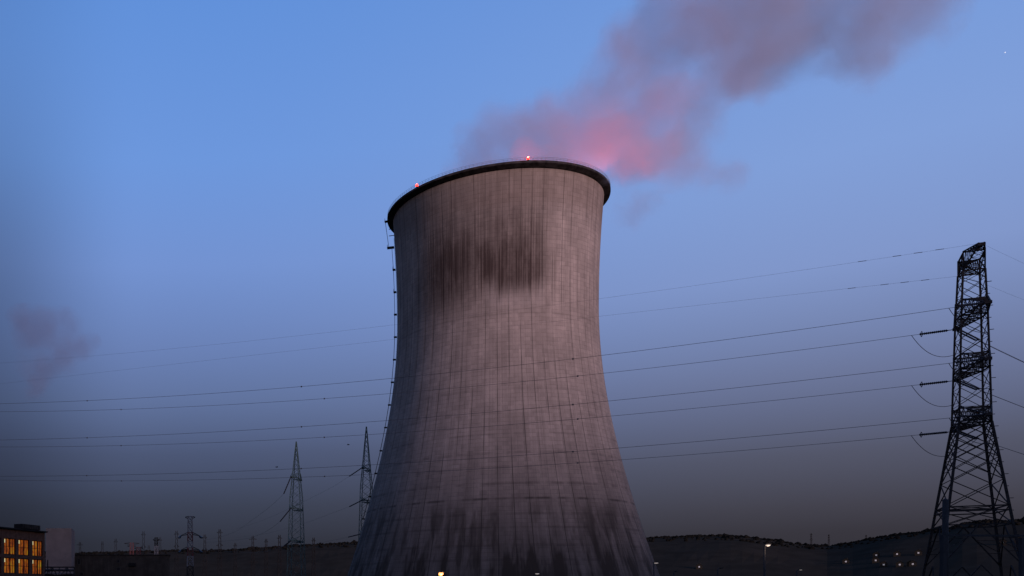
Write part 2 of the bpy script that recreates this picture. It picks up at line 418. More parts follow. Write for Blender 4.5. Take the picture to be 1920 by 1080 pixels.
# aviation lights on the rim (rest on the tower: things of their own)
def rim_az(px):                       # azimuth of the near rim point seen at pixel column px
    best = None
    for i in range(720):
        a = face + R(i * .25 - 90); X = TC.x + RR * math.cos(a); Y = TC.y + RR * math.sin(a)
        e = abs(PX + F * X / Y - px)
        if best is None or e < best[0]: best = (e, a)
    return best[1]
AL = [(rim_az(991), 'red aviation lamp glowing brightly at the top of the front rim', 13000),
      (rim_az(780), 'red aviation lamp on the left shoulder of the tower rim', 3000),
      (face + R(100), 'red aviation lamp on the far right of the rim, lost in the steam', 68000),
      (face + R(176), 'red aviation lamp on the far side of the rim, behind the steam', 12000),
      ]
for i, (a, lb, en) in enumerate(AL):
    e = tag(empty('aviation_light', (TC.x + (RR - .5) * math.cos(a), TC.y + (RR - .5) * math.sin(a), zt + .05), a), lb, 'warning lamp', 'red aviation lamps on the tower rim')
    mb = MB(); mb.bar((0, 0, 0), (0, 0, .3), .3); mb.lathe([(.35, .25), (.35, .35), (.02, .36)], 10); mb.obj('stand', M['steel'], e)
    mb = MB(); mb.lathe([(.40, .36), (.62, .6), (.56, 1.05), (.3, 1.35), (.02, 1.42)], 12); mb.obj('lens', M['lamp_red'], e, True)
    l = bpy.data.objects.new('lamp_bulb', bpy.data.lights.new('lamp_bulb', 'SPOT' if i == 2 else 'POINT')); col.objects.link(l); l.parent = e
    l.location = (.0, 0, 2.0); l.data.energy = en
    if i == 2:
        l.data.spot_size = R(165); l.data.spot_blend = 1.0
        l.rotation_euler = (Matrix.Rotation(-a, 4, 'Z') @ Vector((-.25, -.1, -1.0)).to_track_quat('-Z', 'Y').to_matrix().to_4x4()).to_euler()
        l.rotation_euler = (Matrix.Rotation(-a, 3, 'Z') @ Vector((.35, 0, 1.0)).to_track_quat('-Z', 'Y').to_matrix()).to_euler()
    l.data.color = (1, .10, .07); l.data.shadow_soft_size = .5

# ------------------------------------------------------------------ steam
def steam(name, blobs, Yc, dens, colr, label, cat, nscale, seed, amp, voxel, ani=0.0):
    rs_ = random.Random(seed); B = []
    for b in blobs:
        x, y, r = b[:3]; dY = b[3] if len(b) > 3 else rs_.uniform(-.35, .35) * r * Yc / F
        wgt = b[4] if len(b) > 4 else 1.0
        B.append((at(x, y, Yc + dY), r * (Yc + dY) / F, wgt))
    bm = bmesh.new()
    for c, r, _ in B:
        bmesh.ops.create_icosphere(bm, subdivisions=3, radius=r * 1.18, matrix=Matrix.Translation(c))
    me = bpy.data.meshes.new(name); bm.to_mesh(me); bm.free()
    o = bpy.data.objects.new(name, me); col.objects.link(o)
    md = o.modifiers.new('merge', 'REMESH'); md.mode = 'VOXEL'; md.voxel_size = voxel
    m = bpy.data.materials.new(name + '_vapour'); m.use_nodes = True; t = NT(m.node_tree)
    p = t.n('ShaderNodeTexCoord').outputs['Object']
    wv = t.v('SUBTRACT', t.noise(p, nscale * .8, 3, .55, True), (.5, .5, .5))
    q = t.v('MULTIPLY_ADD', wv, (amp, amp, amp), p)
    acc = None
    for c, r, wgt in B:
        s = t.m('MULTIPLY_ADD', t.v('DISTANCE', q, tuple(c)), -wgt / r, wgt)
        if acc is None: acc = s
        else:
            acc = t.m('SMOOTH_MAX', acc, s); acc.node.inputs[2].default_value = .22
    nz = t.noise(t.v('MULTIPLY_ADD', wv, (9, 9, 9), p), nscale, 6, .62)
    dd = t.m('ADD', acc, t.m('MULTIPLY', t.m('SUBTRACT', nz, .5), 2.35))
    dd = t.m('MULTIPLY', t.ms(dd, .02, .75), dens)
    pv = t.n('ShaderNodeVolumePrincipled'); pv.inputs['Color'].default_value = (*colr, 1); pv.inputs['Anisotropy'].default_value = ani
    t.put(pv.inputs['Density'], dd)
    out_ = t.n('ShaderNodeOutputMaterial'); t.put(out_.inputs['Volume'], pv.outputs[0])
    me.materials.append(m)
    return tag(o, label, cat)
blobs = [(850, 365, 60, 10), (930, 350, 75, 0), (1020, 345, 80, 0), (1090, 350, 60, 6), (938, 345, 60, 30),
         (895, 295, 66, 10, 1.3), (955, 262, 76, 0, 1.5), (1035, 258, 88, 0, 1.5), (1105, 258, 92, 0, 1.5), (1172, 280, 86, 8, 1.5), (1205, 296, 66, 0, 1.3),
         (985, 292, 34, -34), (1095, 312, 44, -22), (1040, 298, 36, -30),
         (1120, 200, 88), (1170, 140, 100), (1235, 190, 104), (1170, 80, 66), (1270, 100, 120), (1340, 115, 100), (1250, 270, 58),
         (1340, 40, 120), (1430, 60, 112), (1400, -50, 130), (1530, 40, 118), (1620, 50, 108), (1520, -70, 140), (1700, 20, 92), (1740, -30, 80),
         (1640, 110, 60), (1660, -70, 140), (1300, 290, 64, 0, .7), (1360, 318, 50, 0, .6), (1200, 388, 46, 50, .65), (1128, 322, 30, -34), (1290, 225, 72), (1410, 135, 60), (1230, 10, 74)]
steam('steam_plume', blobs, 392, .036, (.63, .615, .71), 'long grey mauve steam plume drifting up to the right from the cooling tower', 'steam plume', .043, 3, 24, 5)
blobs = [(62, 725, 34), (75, 690, 46), (110, 665, 48), (150, 650, 38), (70, 625, 50), (40, 600, 30), (168, 640, 24), (120, 610, 34, 0, .7)]
steam('steam_cloud', blobs, 900, .018, (.34, .29, .36), 'small ragged mauve cloud of steam low at the far left of the sky', 'steam cloud', .022, 8, 30, 8)

# ------------------------------------------------------------------ big angle pylon on the right
PC = Vector((146.8, 170.0, 0)); arm_az = math.atan2(.89, .456)          # local +X = arm pointing away, local +Y = wires to the left
pyl = tag(empty('electricity_pylon', PC, arm_az), 'tall dark lattice pylon standing nearest on the right with four crossarms', 'pylon')
WZ = [(0, 13.0), (15.2, 9.05), (33.6, 4.45), (43.2, 4.05), (52.7, 3.6), (60.5, 3.05)]
def pw(z):
    for (z0, w0), (z1, w1) in zip(WZ, WZ[1:]):
        if z <= z1: return w0 + (w1 - w0) * (z - z0) / (z1 - z0)
    return WZ[-1][1]
def corner(i, j, z): h = pw(z) / 2; return Vector((i * h, j * h, z))
CS = [(-1, -1), (1, -1), (1, 1), (-1, 1)]
for i, j in CS:
    mb = MB()
    for (z0, _), (z1, _) in zip(WZ, WZ[1:]): mb.bar(corner(i, j, z0), corner(i, j, z1), .36 if z0 < 30 else .26)
    mb.box((i * 6.5, j * 6.5, .35), (1.6, 1.6, .7))
    mb.obj('leg', M['steel'], pyl)
mb = MB()
zl = [0, 8.5, 15.6]
z = 18.8; zl.append(z)
while z < 60:
    z += pw(z) * (.56 if z < 33 else .72); zl.append(min(z, 60.5))
for f in range(4):
    (i0, j0), (i1, j1) = CS[f], CS[(f + 1) % 4]
    for k, (za, zb) in enumerate(zip(zl, zl[1:])):
        bw = .14 if za < 34 else .09
        if k < 2:
            mid = (corner(i0, j0, zb) + corner(i1, j1, zb)) / 2
            mb.bar(corner(i0, j0, za), mid, .18); mb.bar(corner(i1, j1, za), mid, .18)
            for s, (ii, jj) in ((0, (i0, j0)), (1, (i1, j1))):
                for q in (.33, .66):
                    a = corner(ii, jj, za + (zb - za) * q); b = corner(ii, jj, za).lerp(mid, q); mb.bar(a, b, .1)
                    mb.bar(corner(ii, jj, za + (zb - za) * (q - .3)), b, .1)
        else:
            mb.bar(corner(i0, j0, za), corner(i1, j1, zb), bw); mb.bar(corner(i1, j1, za), corner(i0, j0, zb), bw)
            # doubled lattice
            zc = min(60.5, zb + (zb - za) * .5); zm = (za + zb) / 2
            if za > 19 and za < 33: mb.bar(corner(i0, j0, zm), corner(i1, j1, zc), bw * .8); mb.bar(corner(i1, j1, zm), corner(i0, j0, zc), bw * .8)
    for z in (15.6, 18.0, 18.8, 33.6, 36.2, 43.2, 45.8, 52.7, 55.3, 60.5):
        mb.bar(corner(i0, j0, z), corner(i1, j1, z), .2)
for z in (18.8, 33.6, 43.2, 52.7): mb.bar(corner(-1, -1, z), corner(1, 1, z), .14); mb.bar(corner(1, -1, z), corner(-1, 1, z), .14)
mb.obj('bracing', M['steel'], pyl)
for k in range(54):
    z = 3 + k * 1.06; c = corner(-1, -1, z); mb = MB()
    q = c + (Vector((-.4, 0, 0)) if k % 2 else Vector((0, -.45 if k % 4 else -.75, 0)))
    mb.bar(c, q, .10); mb.obj('step_bolt', M['steel'], pyl)
ARM = [(52.7, 9.0, 2.7), (43.2, 9.0, 2.6), (33.8, 9.2, 2.6)]
def crossarm(zb, half, hgt, sd, top=False):
    mb = MB(); h = pw(zb) / 2; n = 6; cb = .19; lb = .07
    def P(u, j, up):
        x = h + (half - h) * u; y = j * (h + (.35 - h) * u)
        z = (zb + hgt * (1 - u) * .999 + .15 if up else zb) if not top else ((zb + hgt) if up else zb + (hgt - .3) * u)
        return Vector((sd * x, y, z))
    for j in (-1, 1):
        mb.bar(P(0, j, 0), P(1, j, 0), cb); mb.bar(P(0, j, 1), P(1, j, 1), cb)
        for k in range(n):
            u0, u1 = k / n, (k + 1) / n
            mb.bar(P(u0, j, 0), P(u1, j, 1), lb); mb.bar(P(u0, j, 1), P(u1, j, 0), lb); mb.bar(P(u1, j, 0), P(u1, j, 1), lb)
    for k in range(n):
        u0, u1 = k / n, (k + 1) / n
        for up in (0, 1):
            mb.bar(P(u0, -1, up), P(u1, 1, up), lb); mb.bar(P(u0, 1, up), P(u1, -1, up), lb); mb.bar(P(u1, -1, up), P(u1, 1, up), lb)
    e = P(1, 0, 0); mb.box((e.x, e.y, e.z), (.5, 1.0, .5))
    mb.obj('crossarm', M['steel'], pyl)
for z, hf, hh in ARM:
    for s in (-1, 1): crossarm(z, hf, hh, s)
crossarm(60.5, 5.6, 3.4, -1, True); crossarm(60.5, 4.2, 2.6, 1, True)
mb = MB()
for j in (-1, 1):
    mb.bar((-1.5, j * 1.5, 63.7), (1.5, j * 1.5, 62.9), .22); mb.bar((-1.5, j * 1.5, 60.5), (-1.5, j * 1.5, 63.8), .2); mb.bar((1.5, j * 1.5, 60.5), (1.5, j * 1.5, 63.0), .2)
    mb.bar((-1.5, j * 1.5, 63.7), (1.5, j * 1.5, 60.5), .14); mb.bar((1.5, j * 1.5, 62.9), (-1.5, j * 1.5, 60.5), .14)
mb.bar((-1.5, -1.5, 63.8), (-1.5, 1.5, 63.8), .2); mb.bar((1.5, -1.5, 63.0), (1.5, 1.5, 63.0), .2)
mb.obj('peak_frame', M['steel'], pyl)
RM = Matrix.Translation(PC) @ Matrix.Rotation(arm_az, 4, 'Z')
def loc2w(x, y, z): return RM @ Vector((x, y, z))

# wires towards the left: z follows three picture points
LD = Vector((-.89, .456, 0)).normalized()
def col_t(S, x, D):                   # distance along D at which the wire crosses picture column x
    c = (x - PX) / F; return (c * S.y - S.x) / (D.x - c * D.y)
def line_pts(S, D, samples, t0, t1, n=40):
    T = [0.0]; Zs = [S.z]
    for x, y in samples:
        t_ = col_t(S, x, D); Y = S.y + D.y * t_; T.append(t_); Zs.append((YH - y) / F * Y + CH)
    def z(t_):
        s = 0
        for i in range(3):
            q = Zs[i]
            for j in range(3):
                if j != i: q *= (t_ - T[j]) / (T[i] - T[j])
            s += q
        return s
    return [Vector((S.x + D.x * (t0 + (t1 - t0) * i / n), S.y + D.y * (t0 + (t1 - t0) * i / n), z(t0 + (t1 - t0) * i / n))) for i in range(n + 1)], z
def insulator(a, b, r, label, group, sheds=14):
    mb = MB(); a = Vector(a); b = Vector(b); pts = []; rr = []
    n = sheds * 2
    for i in range(n + 1):
        pts.append(a.lerp(b, i / n)); rr.append(r if i % 2 else r * .55)
    mb.tube(pts, rr, 8); return tag(mb.obj('insulator_string', M['insul']), label, 'insulator', group)
LEV = ['upper', 'middle', 'lowest']
NEAR = [[(1127, 666.5), (0, 757)], [(1140, 752), (0, 825)], [(1160, 840), (0, 893)]]
FAR = [[(1130, 700), (0, 772)], [(1147, 780), (0, 838)], [(1166, 862), (0, 900)]]
WR = .038
for k, (zz, hf, hh) in enumerate(ARM):
    for sd, sam, nm in ((-1, NEAR[k], 'near'), (1, FAR[k], 'far')):
        S = loc2w(sd * hf, 0, zz)
        IA, IB, IJ = (.6, 4.3, 5.2) if sd < 0 else (1.3, 5.4, 6.6)
        pts, zf = line_pts(S, LD, sam, IB, 330)
        mb = MB(); mb.tube(pts, WR, 5)
        side = 'near end' if sd < 0 else 'far end'
        ln = tag(mb.obj('power_line', M['wire']), f'dark wire running left across the tower from the {side} of the {LEV[k]} crossarm', 'power line', 'wires strung left from the big pylon')
        for t_ in (64, 120, 176, 232):
            q = Vector((S.x + LD.x * t_, S.y + LD.y * t_, zf(t_)))
            sp = MB(); sp.bar(q + Vector((0, 0, -.16)), q + Vector((0, 0, .12)), .26)
            sp.obj('line_spacer', M['wire'], ln)
        a = S + LD * IA; a.z = zf(IA); b = S + LD * IB; b.z = zf(IB)
        lk = MB(); lk.bar(S, a, .12); lk.tube([S.lerp(a, .9), a.lerp(b, .1)], .12, 5)
        ins = insulator(a, b, .25 if sd > 0 else .18, f'dark insulator string reaching left from the {side} of the big pylon {LEV[k]} crossarm', 'insulator strings on the big pylon')
        lk.obj('link', M['steel'], ins)
        rg = MB(); c = b - LD * .3
        rg.tube([c + LD.cross(Vector((0, 0, 1))) * .5 * math.cos(q * math.pi / 5) + Vector((0, 0, .5 * math.sin(q * math.pi / 5))) for q in range(11)], .06, 4)
        rg.obj('arcing_ring', M['steel'], ins)
        # far circuit carries on to the right
        if sd > 0:
            RD = Vector((.90, .43, 0)).normalized()
            rs2 = [[(1858, 649), (1920, 672)], [(1862, 741), (1920, 760)], [(1870, 834), (1920, 845)]][k]
            ptr, zr = line_pts(S, RD, rs2, 0, 8, 4)
            slope = (zr(8) - S.z) / 8
            def zr2(t_): return S.z + slope * t_ + (-slope / 190) * t_ * t_ * .5
            for o_ in (-.25, .25):
                pr = [Vector((S.x + RD.x * t_ - RD.y * o_, S.y + RD.y * t_ + RD.x * o_, zr2(t_) + o_ * .6)) for t_ in [7.5 + 182 * q / 24 for q in range(25)]]
                mb = MB(); mb.tube(pr, WR, 5)
                tag(mb.obj('power_line', M['wire']), f'{"upper" if o_ > 0 else "lower"} of two paired wires leaving right from the {LEV[k]} crossarm', 'power line', 'paired wires leaving right of the big pylon')
            a = S + RD * .9; a.z = zr2(.9); b = S + RD * 7.5; b.z = zr2(7.5)
            perp = Vector((-RD.y, RD.x, 0)) * .28
            i2 = insulator(a + perp, b + perp, .17, f'paired dark insulator strings slanting across the pylon below the {LEV[k]} crossarm', 'insulator strings on the big pylon')
            mb = MB(); n_ = 28; mb.tube([(a - perp).lerp(b - perp, q / n_) for q in range(n_ + 1)], [.17 if q % 2 else .09 for q in range(n_ + 1)], 8)
            mb.bar(a + perp, a - perp, .16); mb.bar(b + perp, b - perp, .16); mb.bar(S, a, .14); mb.obj('second_string', M['insul'], i2)
            e2 = b
        else:
            e2 = S + Vector((.5, .3, -5.0))
        s0 = S + LD * IJ; s0.z = zf(IJ)
        J = []
        for q in range(21):
            u = q / 20; p = s0.lerp(e2, u); J.append(p + Vector((0, 0, -4 * (2.9 if sd > 0 else 1.2) * u * (1 - u) * (1 + .5 * (1 - u)))))
        mb = MB(); mb.tube(J, .05, 5)
        tag(mb.obj('jumper_cable', M['wire']), f'slack jumper cable drooping from the {side} of the big pylon {LEV[k]} crossarm', 'cable', 'jumper loops on the big pylon')
for nm, S, sam, s2 in (('topmost earth wire running left from the peak of the big pylon', loc2w(-5.3, 0, 63.9), [(1125, 560), (200, 665)], [(1885, 472), (1920, 490)]),
                   ('faint second earth wire running left from just below the peak of the big pylon', loc2w(4.2, 0, 61.2), [(1125, 593), (200, 697)], [(1855, 530), (1920, 565)])):
    pts, zf = line_pts(S, LD, sam, 0, 300)
    mb = MB(); mb.tube(pts, .014, 4)
    for t_ in (5, 8, 11, 16): q = Vector((S.x + LD.x * t_, S.y + LD.y * t_, zf(t_))); mb.bar(q, q + LD * 1.2, .08)
    tag(mb.obj('earth_wire', M['wire']), nm, 'earth wire', 'earth wires of the big pylon')
    RD = Vector((.90, .43, 0)).normalized(); ptr, zr = line_pts(S, RD, s2, 0, 12, 2)
    sl = (zr(20) - S.z) / 20
    mb = MB(); mb.tube([Vector((S.x + RD.x * t_, S.y + RD.y * t_, S.z + sl * t_ - sl / 380 * t_ * t_)) for t_ in range(0, 190, 8)], .014, 4)
    tag(mb.obj('earth_wire', M['wire']), nm.replace('running left', 'leaving right'), 'earth wire', 'earth wires of the big pylon')

# ------------------------------------------------------------------ two slim green-grey pylons left of the tower
def slim_pylon(base, hgt, label, rz):
    e = tag(empty('electricity_pylon', base, rz), label, 'pylon', 'slim green grey pylons left of the tower')
    h0 = hgt * .66
    def wd(z): return (7.6 - 2.9 * z / h0) if z < h0 else max(.25, 4.7 * (1 - (z - h0) / (hgt - h0)) ** 1.0)
    def c(i, j, z): return Vector((i * wd(z) / 2, j * wd(z) / 2, z))
    for i, j in CS:
        mb = MB(); zz_ = [0, h0, hgt]
        for za, zb in zip(zz_, zz_[1:]): mb.bar(c(i, j, za), c(i, j, zb), .30, .24)
        mb.obj('leg', M['green'], e)
    mb = MB(); z = 0
    while z < hgt - 3:
        z2 = min(hgt - 1, z + max(2.2, wd(z) * .8))
        for f in range(4):
            (i0, j0), (i1, j1) = CS[f], CS[(f + 1) % 4]
            mb.bar(c(i0, j0, z), c(i1, j1, z2), .10); mb.bar(c(i1, j1, z), c(i0, j0, z2), .10)
        z = z2
    mb.obj('bracing', M['green'], e)
    return e, wd
def rig(x, Y, base_y, ytop, arms, label, lines, rz):
    base = at(x, YH, Y); base.z = 0; hgt = (YH - ytop) / F * Y + CH
    e, wd = slim_pylon(base, hgt, label, rz)
    for k, (ya, (ix, iy), wl) in enumerate(arms):
        z = (YH - ya) / F * Y + CH
        h = wd(z) / 2
        for s in (-1, 1):
            mb = MB()
            for j in (-1, 1):
                mb.bar((s * h, j * h, z), (s * 8.5, j * .3, z - .2), .3); mb.bar((s * h, j * h, z + 2.2), (s * 8.5, j * .3, z), .22)
            for q in range(4):
                u0 = q / 4; mb.bar((s * (h + (8.5 - h) * u0), -h * (1 - u0), z), (s * (h + (8.5 - h) * (u0 + .25)), h * (1 - u0 - .25), z), .14)
                mb.bar((s * (h + (8.5 - h) * u0), h * (1 - u0), z), (s * (h + (8.5 - h) * (u0 + .25)), -h * (1 - u0 - .25), z + .3), .14)
            mb.obj('crossarm', M['green'], e)
        tip = Matrix.Translation(base) @ Matrix.Rotation(rz, 4, 'Z') @ Vector((8.5, 0, z - .2))
        if tip.x > base.x: tip = Matrix.Translation(base) @ Matrix.Rotation(rz, 4, 'Z') @ Vector((-8.5, 0, z - .2))
        end = at(ix, iy, tip.y + 5)
        insulator(tip, end, .32, f'dark insulator slanting left from the {LEV[k]} crossarm of the {lines}', 'insulator strings on the slim pylons', 10)
        P = [end]; prev = end
        pts = [end] + [at(a, b, c_) for a, b, c_ in wl]
        # Catmull-Rom through the points
        cps = [pts[0]] + pts + [pts[-1]]; C = []
        for i in range(len(pts) - 1):
            p0, p1, p2, p3 = cps[i:i + 4]
            for q in range(8):
                t_ = q / 8
                C.append(.5 * ((2 * p1) + (p2 - p0) * t_ + (2 * p0 - 5 * p1 + 4 * p2 - p3) * t_ ** 2 + (3 * p1 - p0 - 3 * p2 + p3) * t_ ** 3))
        C.append(pts[-1])
        mb = MB(); mb.tube(C, .055 if lines.startswith('lone') else .035, 4)
        tag(mb.obj('power_line', M['wire']), f'faint sagging wire going left from the {LEV[k]} crossarm of the {lines}', 'power line', 'distant wires from the slim pylons')
rig(555.5, 440, 1024, 828, [(897, (532, 926), [(505, 951, 480), (470, 977, 560), (440, 997, 680), (405, 1009, 850), (384, 1012, 980)]),
                          (955, (525, 978), [(503, 994, 480), (480, 1005, 560), (455, 1011, 680), (415, 1015, 850), (384, 1017, 980)]),
                          (1015, (533, 1023), [(515, 1029, 480), (495, 1034, 560), (460, 1036, 700), (384, 1030, 980)])],
    'slim pointed lattice pylon standing alone left of the tower', 'lone slim pylon', R(65))
rig(687, 450, 1000, 800, [(880, (655, 893), [(620, 915, 480), (570, 940, 560), (520, 964, 660), (480, 980, 780), (441, 992, 950)]),
                         (940, (655, 950), [(620, 963, 480), (580, 978, 560), (540, 990, 660), (490, 1002, 800), (441, 1008, 950)]),
                         (1002, (653, 1007), [(625, 1013, 480), (590, 1019, 560), (550, 1022, 660), (490, 1024, 800), (441, 1022, 950)])],
    'slim pointed lattice pylon half hidden by the left edge of the tower', 'slim pylon beside the tower', R(65))

# ------------------------------------------------------------------ red and white pylon and far pylons
def bandpylon(x, Y, ytop, bands, arms, label, wb, wt, group=None, ybot=None):
    b = at(x, YH, Y); b.z = 0; s = Y / F; H = (YH - ytop) * s + CH
    e = tag(empty('electricity_pylon', b), label, 'pylon', group)
    def wd(z): return wb + (wt - wb) * z / H
    def c(i, j, z): return Vector((i * wd(z) / 2, j * wd(z) / 2, z))
    for (y1, y0, mt_) in bands:
        z0, z1 = max(0, (YH - y0) * s + CH), (YH - y1) * s + CH; mb = MB()
        for i, j in CS: mb.bar(c(i, j, z0), c(i, j, z1), .55)
        n = max(1, round((z1 - z0) / (wd(z0) * 1.1)))
        for q in range(n):
            za, zb = z0 + (z1 - z0) * q / n, z0 + (z1 - z0) * (q + 1) / n
            for f in range(4):
                (i0, j0), (i1, j1) = CS[f], CS[(f + 1) % 4]
                mb.bar(c(i0, j0, za), c(i1, j1, zb), .28); mb.bar(c(i1, j1, za), c(i0, j0, zb), .28)
            mb.bar(c(-1, -1, zb - .1), c(1, -1, zb - .1), .3); mb.bar(c(-1, 1, zb - .1), c(1, 1, zb - .1), .3)
        mb.obj('mast_section', M[mt_], e)
    for ya, hw, dark in arms:
        z = (YH - ya) * s + CH; L = hw * s
        for sd in (-1, 1):
            mb = MB()
            for j in (-1, 1):
                mb.bar((sd * wd(z) / 2, j * wd(z) / 2, z - .8), (sd * L, 0, z - 1.6 if dark else z), .35)
                mb.bar((sd * wd(z) / 2, j * wd(z) / 2, z + .6), (sd * L, 0, z - 1.4 if dark else z + .2), .3)
            mb.obj('crossarm', M['farsteel'], e)
        if dark:
            for sd in (-1, 1):
                i = MB(); i.tube([(b.x + sd * L, b.y, z - 1.7), (b.x + sd * (L + .9), b.y - 2, z - 2.8), (b.x + sd * (L + 1.8), b.y - 5, z - 3.4)], [.5, .8, .5], 6)
                tag(i.obj('insulator_string', M['insul']), f'dark insulator at the {"left" if sd < 0 else "right"} end of the {dark} arm of the red and white pylon', 'insulator', 'insulators on the red and white pylon')
    return e
bandpylon(356.5, 640, 968, [(968, 998, 'white'), (998, 1015, 'red'), (1015, 1027, 'white'), (1027, 1043, 'red'), (1043, 1062, 'white'), (1062, 1130, 'steel')],
          [(970, 9, ''), (1000, 17, 'upper'), (1027, 17, 'lower')], 'red and white banded pylon beyond the low dark building', 4.9, 2.6)
bandpylon(260, 760, 1026, [(1026, 1040, 'red'), (1040, 1050, 'white'), (1050, 1130, 'steel')], [(1028, 8, '')],
          'short far pylon with a reddish head and pale middle above the dark roof', 3.4, 2.8)
bandpylon(293, 740, 1008, [(1008, 1024, 'farsteel'), (1024, 1042, 'white'), (1042, 1053, 'steel'), (1053, 1065, 'white'), (1065, 1130, 'steel')], [(1012, 6, '')],
          'far pylon with pale bands low down, left of the red and white pylon', 3.6, 2.2)
bandpylon(247, 900, 1018, [(1018, 1130, 'red')], [(1019, 14, ''), (1024, 8, '')], 'far reddish pylon with a wide flat head above the dark roof', 4.2, 3.0)
farp = [(150, 1016, 'very faint far pylon right behind the pale block', 6), (192, 1015, 'dark narrow far pylon above the middle of the dark roof', 1), (217, 1010, 'faint far pylon just right of the darkest narrow one', 3),
        (269, 996, 'tall faint far pylon between the reddish ones and the banded ones', 3), (279, 1022, 'short dark far mast beside the tall faint pylon', 1),
        (300, 1007, 'faint far pylon directly behind the pylon with pale bands', 3), (331, 995, 'tall faint far pylon just left of the red and white pylon', 3),
        (384, 1002, 'faint far pylon just right of the red and white pylon', 3), (412, 992, 'tallest faint far pylon between the red and white pylon and the slim one', 4),
        (441, 1018, 'short faint far pylon right of the tallest faint one', 3), (474, 1005, 'faint far pylon with a broad head left of the slim pylon', 7), (499, 1010, 'faint far pylon, second to the left of the slim pylon', 3),
        (524, 1003, 'faint far pylon close on the left of the slim pylon', 4), (588, 1008, 'faint far pylon close on the right of the slim pylon', 3),
        (1521, 1000, 'faint far pylon on the left of the dip in the right hand ridge', 6), (1554, 1002, 'faint narrow far pylon in the dip of the right hand ridge', 2), (1624, 1003, 'faint short far pylon on the slope right of the dip in the ridge', 2)]
protos = {}
def far_proto(hw):
    H = 60.0; e = empty('electricity_pylon', (0, 0, 0))
    def c(i, j, z): q = (4.4 - 3.0 * z / H) / 2; return Vector((i * q, j * q, z))
    mb = MB()
    for i, j in CS: mb.bar(c(i, j, 0), c(i, j, H), .26)
    for q in range(14):
        za, zb = H * q / 14, H * (q + 1) / 14
        for f in range(4):
            (i0, j0), (i1, j1) = CS[f], CS[(f + 1) % 4]
            mb.bar(c(i0, j0, za), c(i1, j1, zb), .11); mb.bar(c(i1, j1, za), c(i0, j0, zb), .11)
    mb.obj('mast', M['farsteel'], e)
    for z, k in ((H - 3, .8), (H - 13, 1.0), (H - 23, 1.2)):
        L = hw * .47 * k + .8
        for s in (-1, 1):
            mb = MB()
            for j in (-1, 1): mb.bar((s * .6, j * .6, z), (s * L, 0, z), .25); mb.bar((s * .6, j * .6, z + 1.2), (s * L, 0, z + .1), .2)
            mb.obj('crossarm', M['farsteel'], e)
    return e
for x, yt, lb, hw in farp:
    Y = 60.0 * F / (YH - yt) if x < 1000 else 1980
    if hw in protos: e = copy_tree(protos[hw])
    else: e = far_proto(hw); protos[hw] = e
    p = at(x, yt, Y)
    if x < 1000: e.location = (p.x, p.y, 0); e.scale = (1, 1, p.z / 60)
    else: e.location = (p.x, p.y, p.z - 62); e.scale = (1.0, 1.0, 62 / 60)
    tag(e, lb, 'pylon', 'far pylons along the skyline')

# ------------------------------------------------------------------ buildings at the lower left
def mat_litwin():
    m = bpy.data.materials.new('lit_workshop_glass'); m.use_nodes = True; t = NT(m.node_tree)
    tc = t.n('ShaderNodeTexCoord').outputs['Object']; x, y, z = t.sep(tc)[:3]
    nz = t.noise(t.xyz(t.m('MULTIPLY', x, 1.1), t.m('MULTIPLY', y, 1.1), t.m('MULTIPLY', z, .42)), 1, 5, .72)
    c = t.ramp(nz, [(.36, lin(60, 24, 12)), (.46, lin(125, 55, 18)), (.55, lin(158, 84, 18)), (.66, lin(150, 128, 30))])
    b = t.n('ShaderNodeBsdfPrincipled'); b.inputs['Base Color'].default_value = (.03, .02, .01, 1); b.inputs['Roughness'].default_value = .2
    t.put(b.inputs['Emission Color'], c); b.inputs['Emission Strength'].default_value = .78
    t.n('ShaderNodeOutputMaterial', i_0=b.outputs[0]); return m
ML = mat_litwin()
def wall_frame(p0, p1):               # local frame: origin p0, u along the wall, n outwards to the camera
    u = (p1 - p0); u.z = 0; L = u.length; u.normalize(); n_ = Vector((u.y, -u.x, 0)); return u, n_, L
YL, YR = 196.0, 208.0
a = at(-70, YH, 186.0); b = at(84, YH, YR); a.z = b.z = 0
u, nn, L = wall_frame(a, b)
rz = math.atan2(u.y, u.x)
bld = tag(empty('workshop_building', a, rz), 'brown flat roofed building at the lower left with glowing orange windows', 'building')
def wx(px):                           # distance along the facade for a picture column
    c_ = (px - PX) / F; return (c_ * a.y - a.x) / (u.x - c_ * u.y)
HB = at(84, 999, YR).z
mb = MB(); cols = [(-38, -17), (-12, 2.5), (8, 29.5), (35, 55), (61, 80)]
zrow = [(at(70, 1043, YR - 2).z, at(70, 1014, YR - 2).z), (at(70, 1077, YR - 2).z, at(70, 1049, YR - 2).z)]
zrow = [(zrow[0][0], zrow[0][1]), (zrow[1][0], zrow[1][1])]
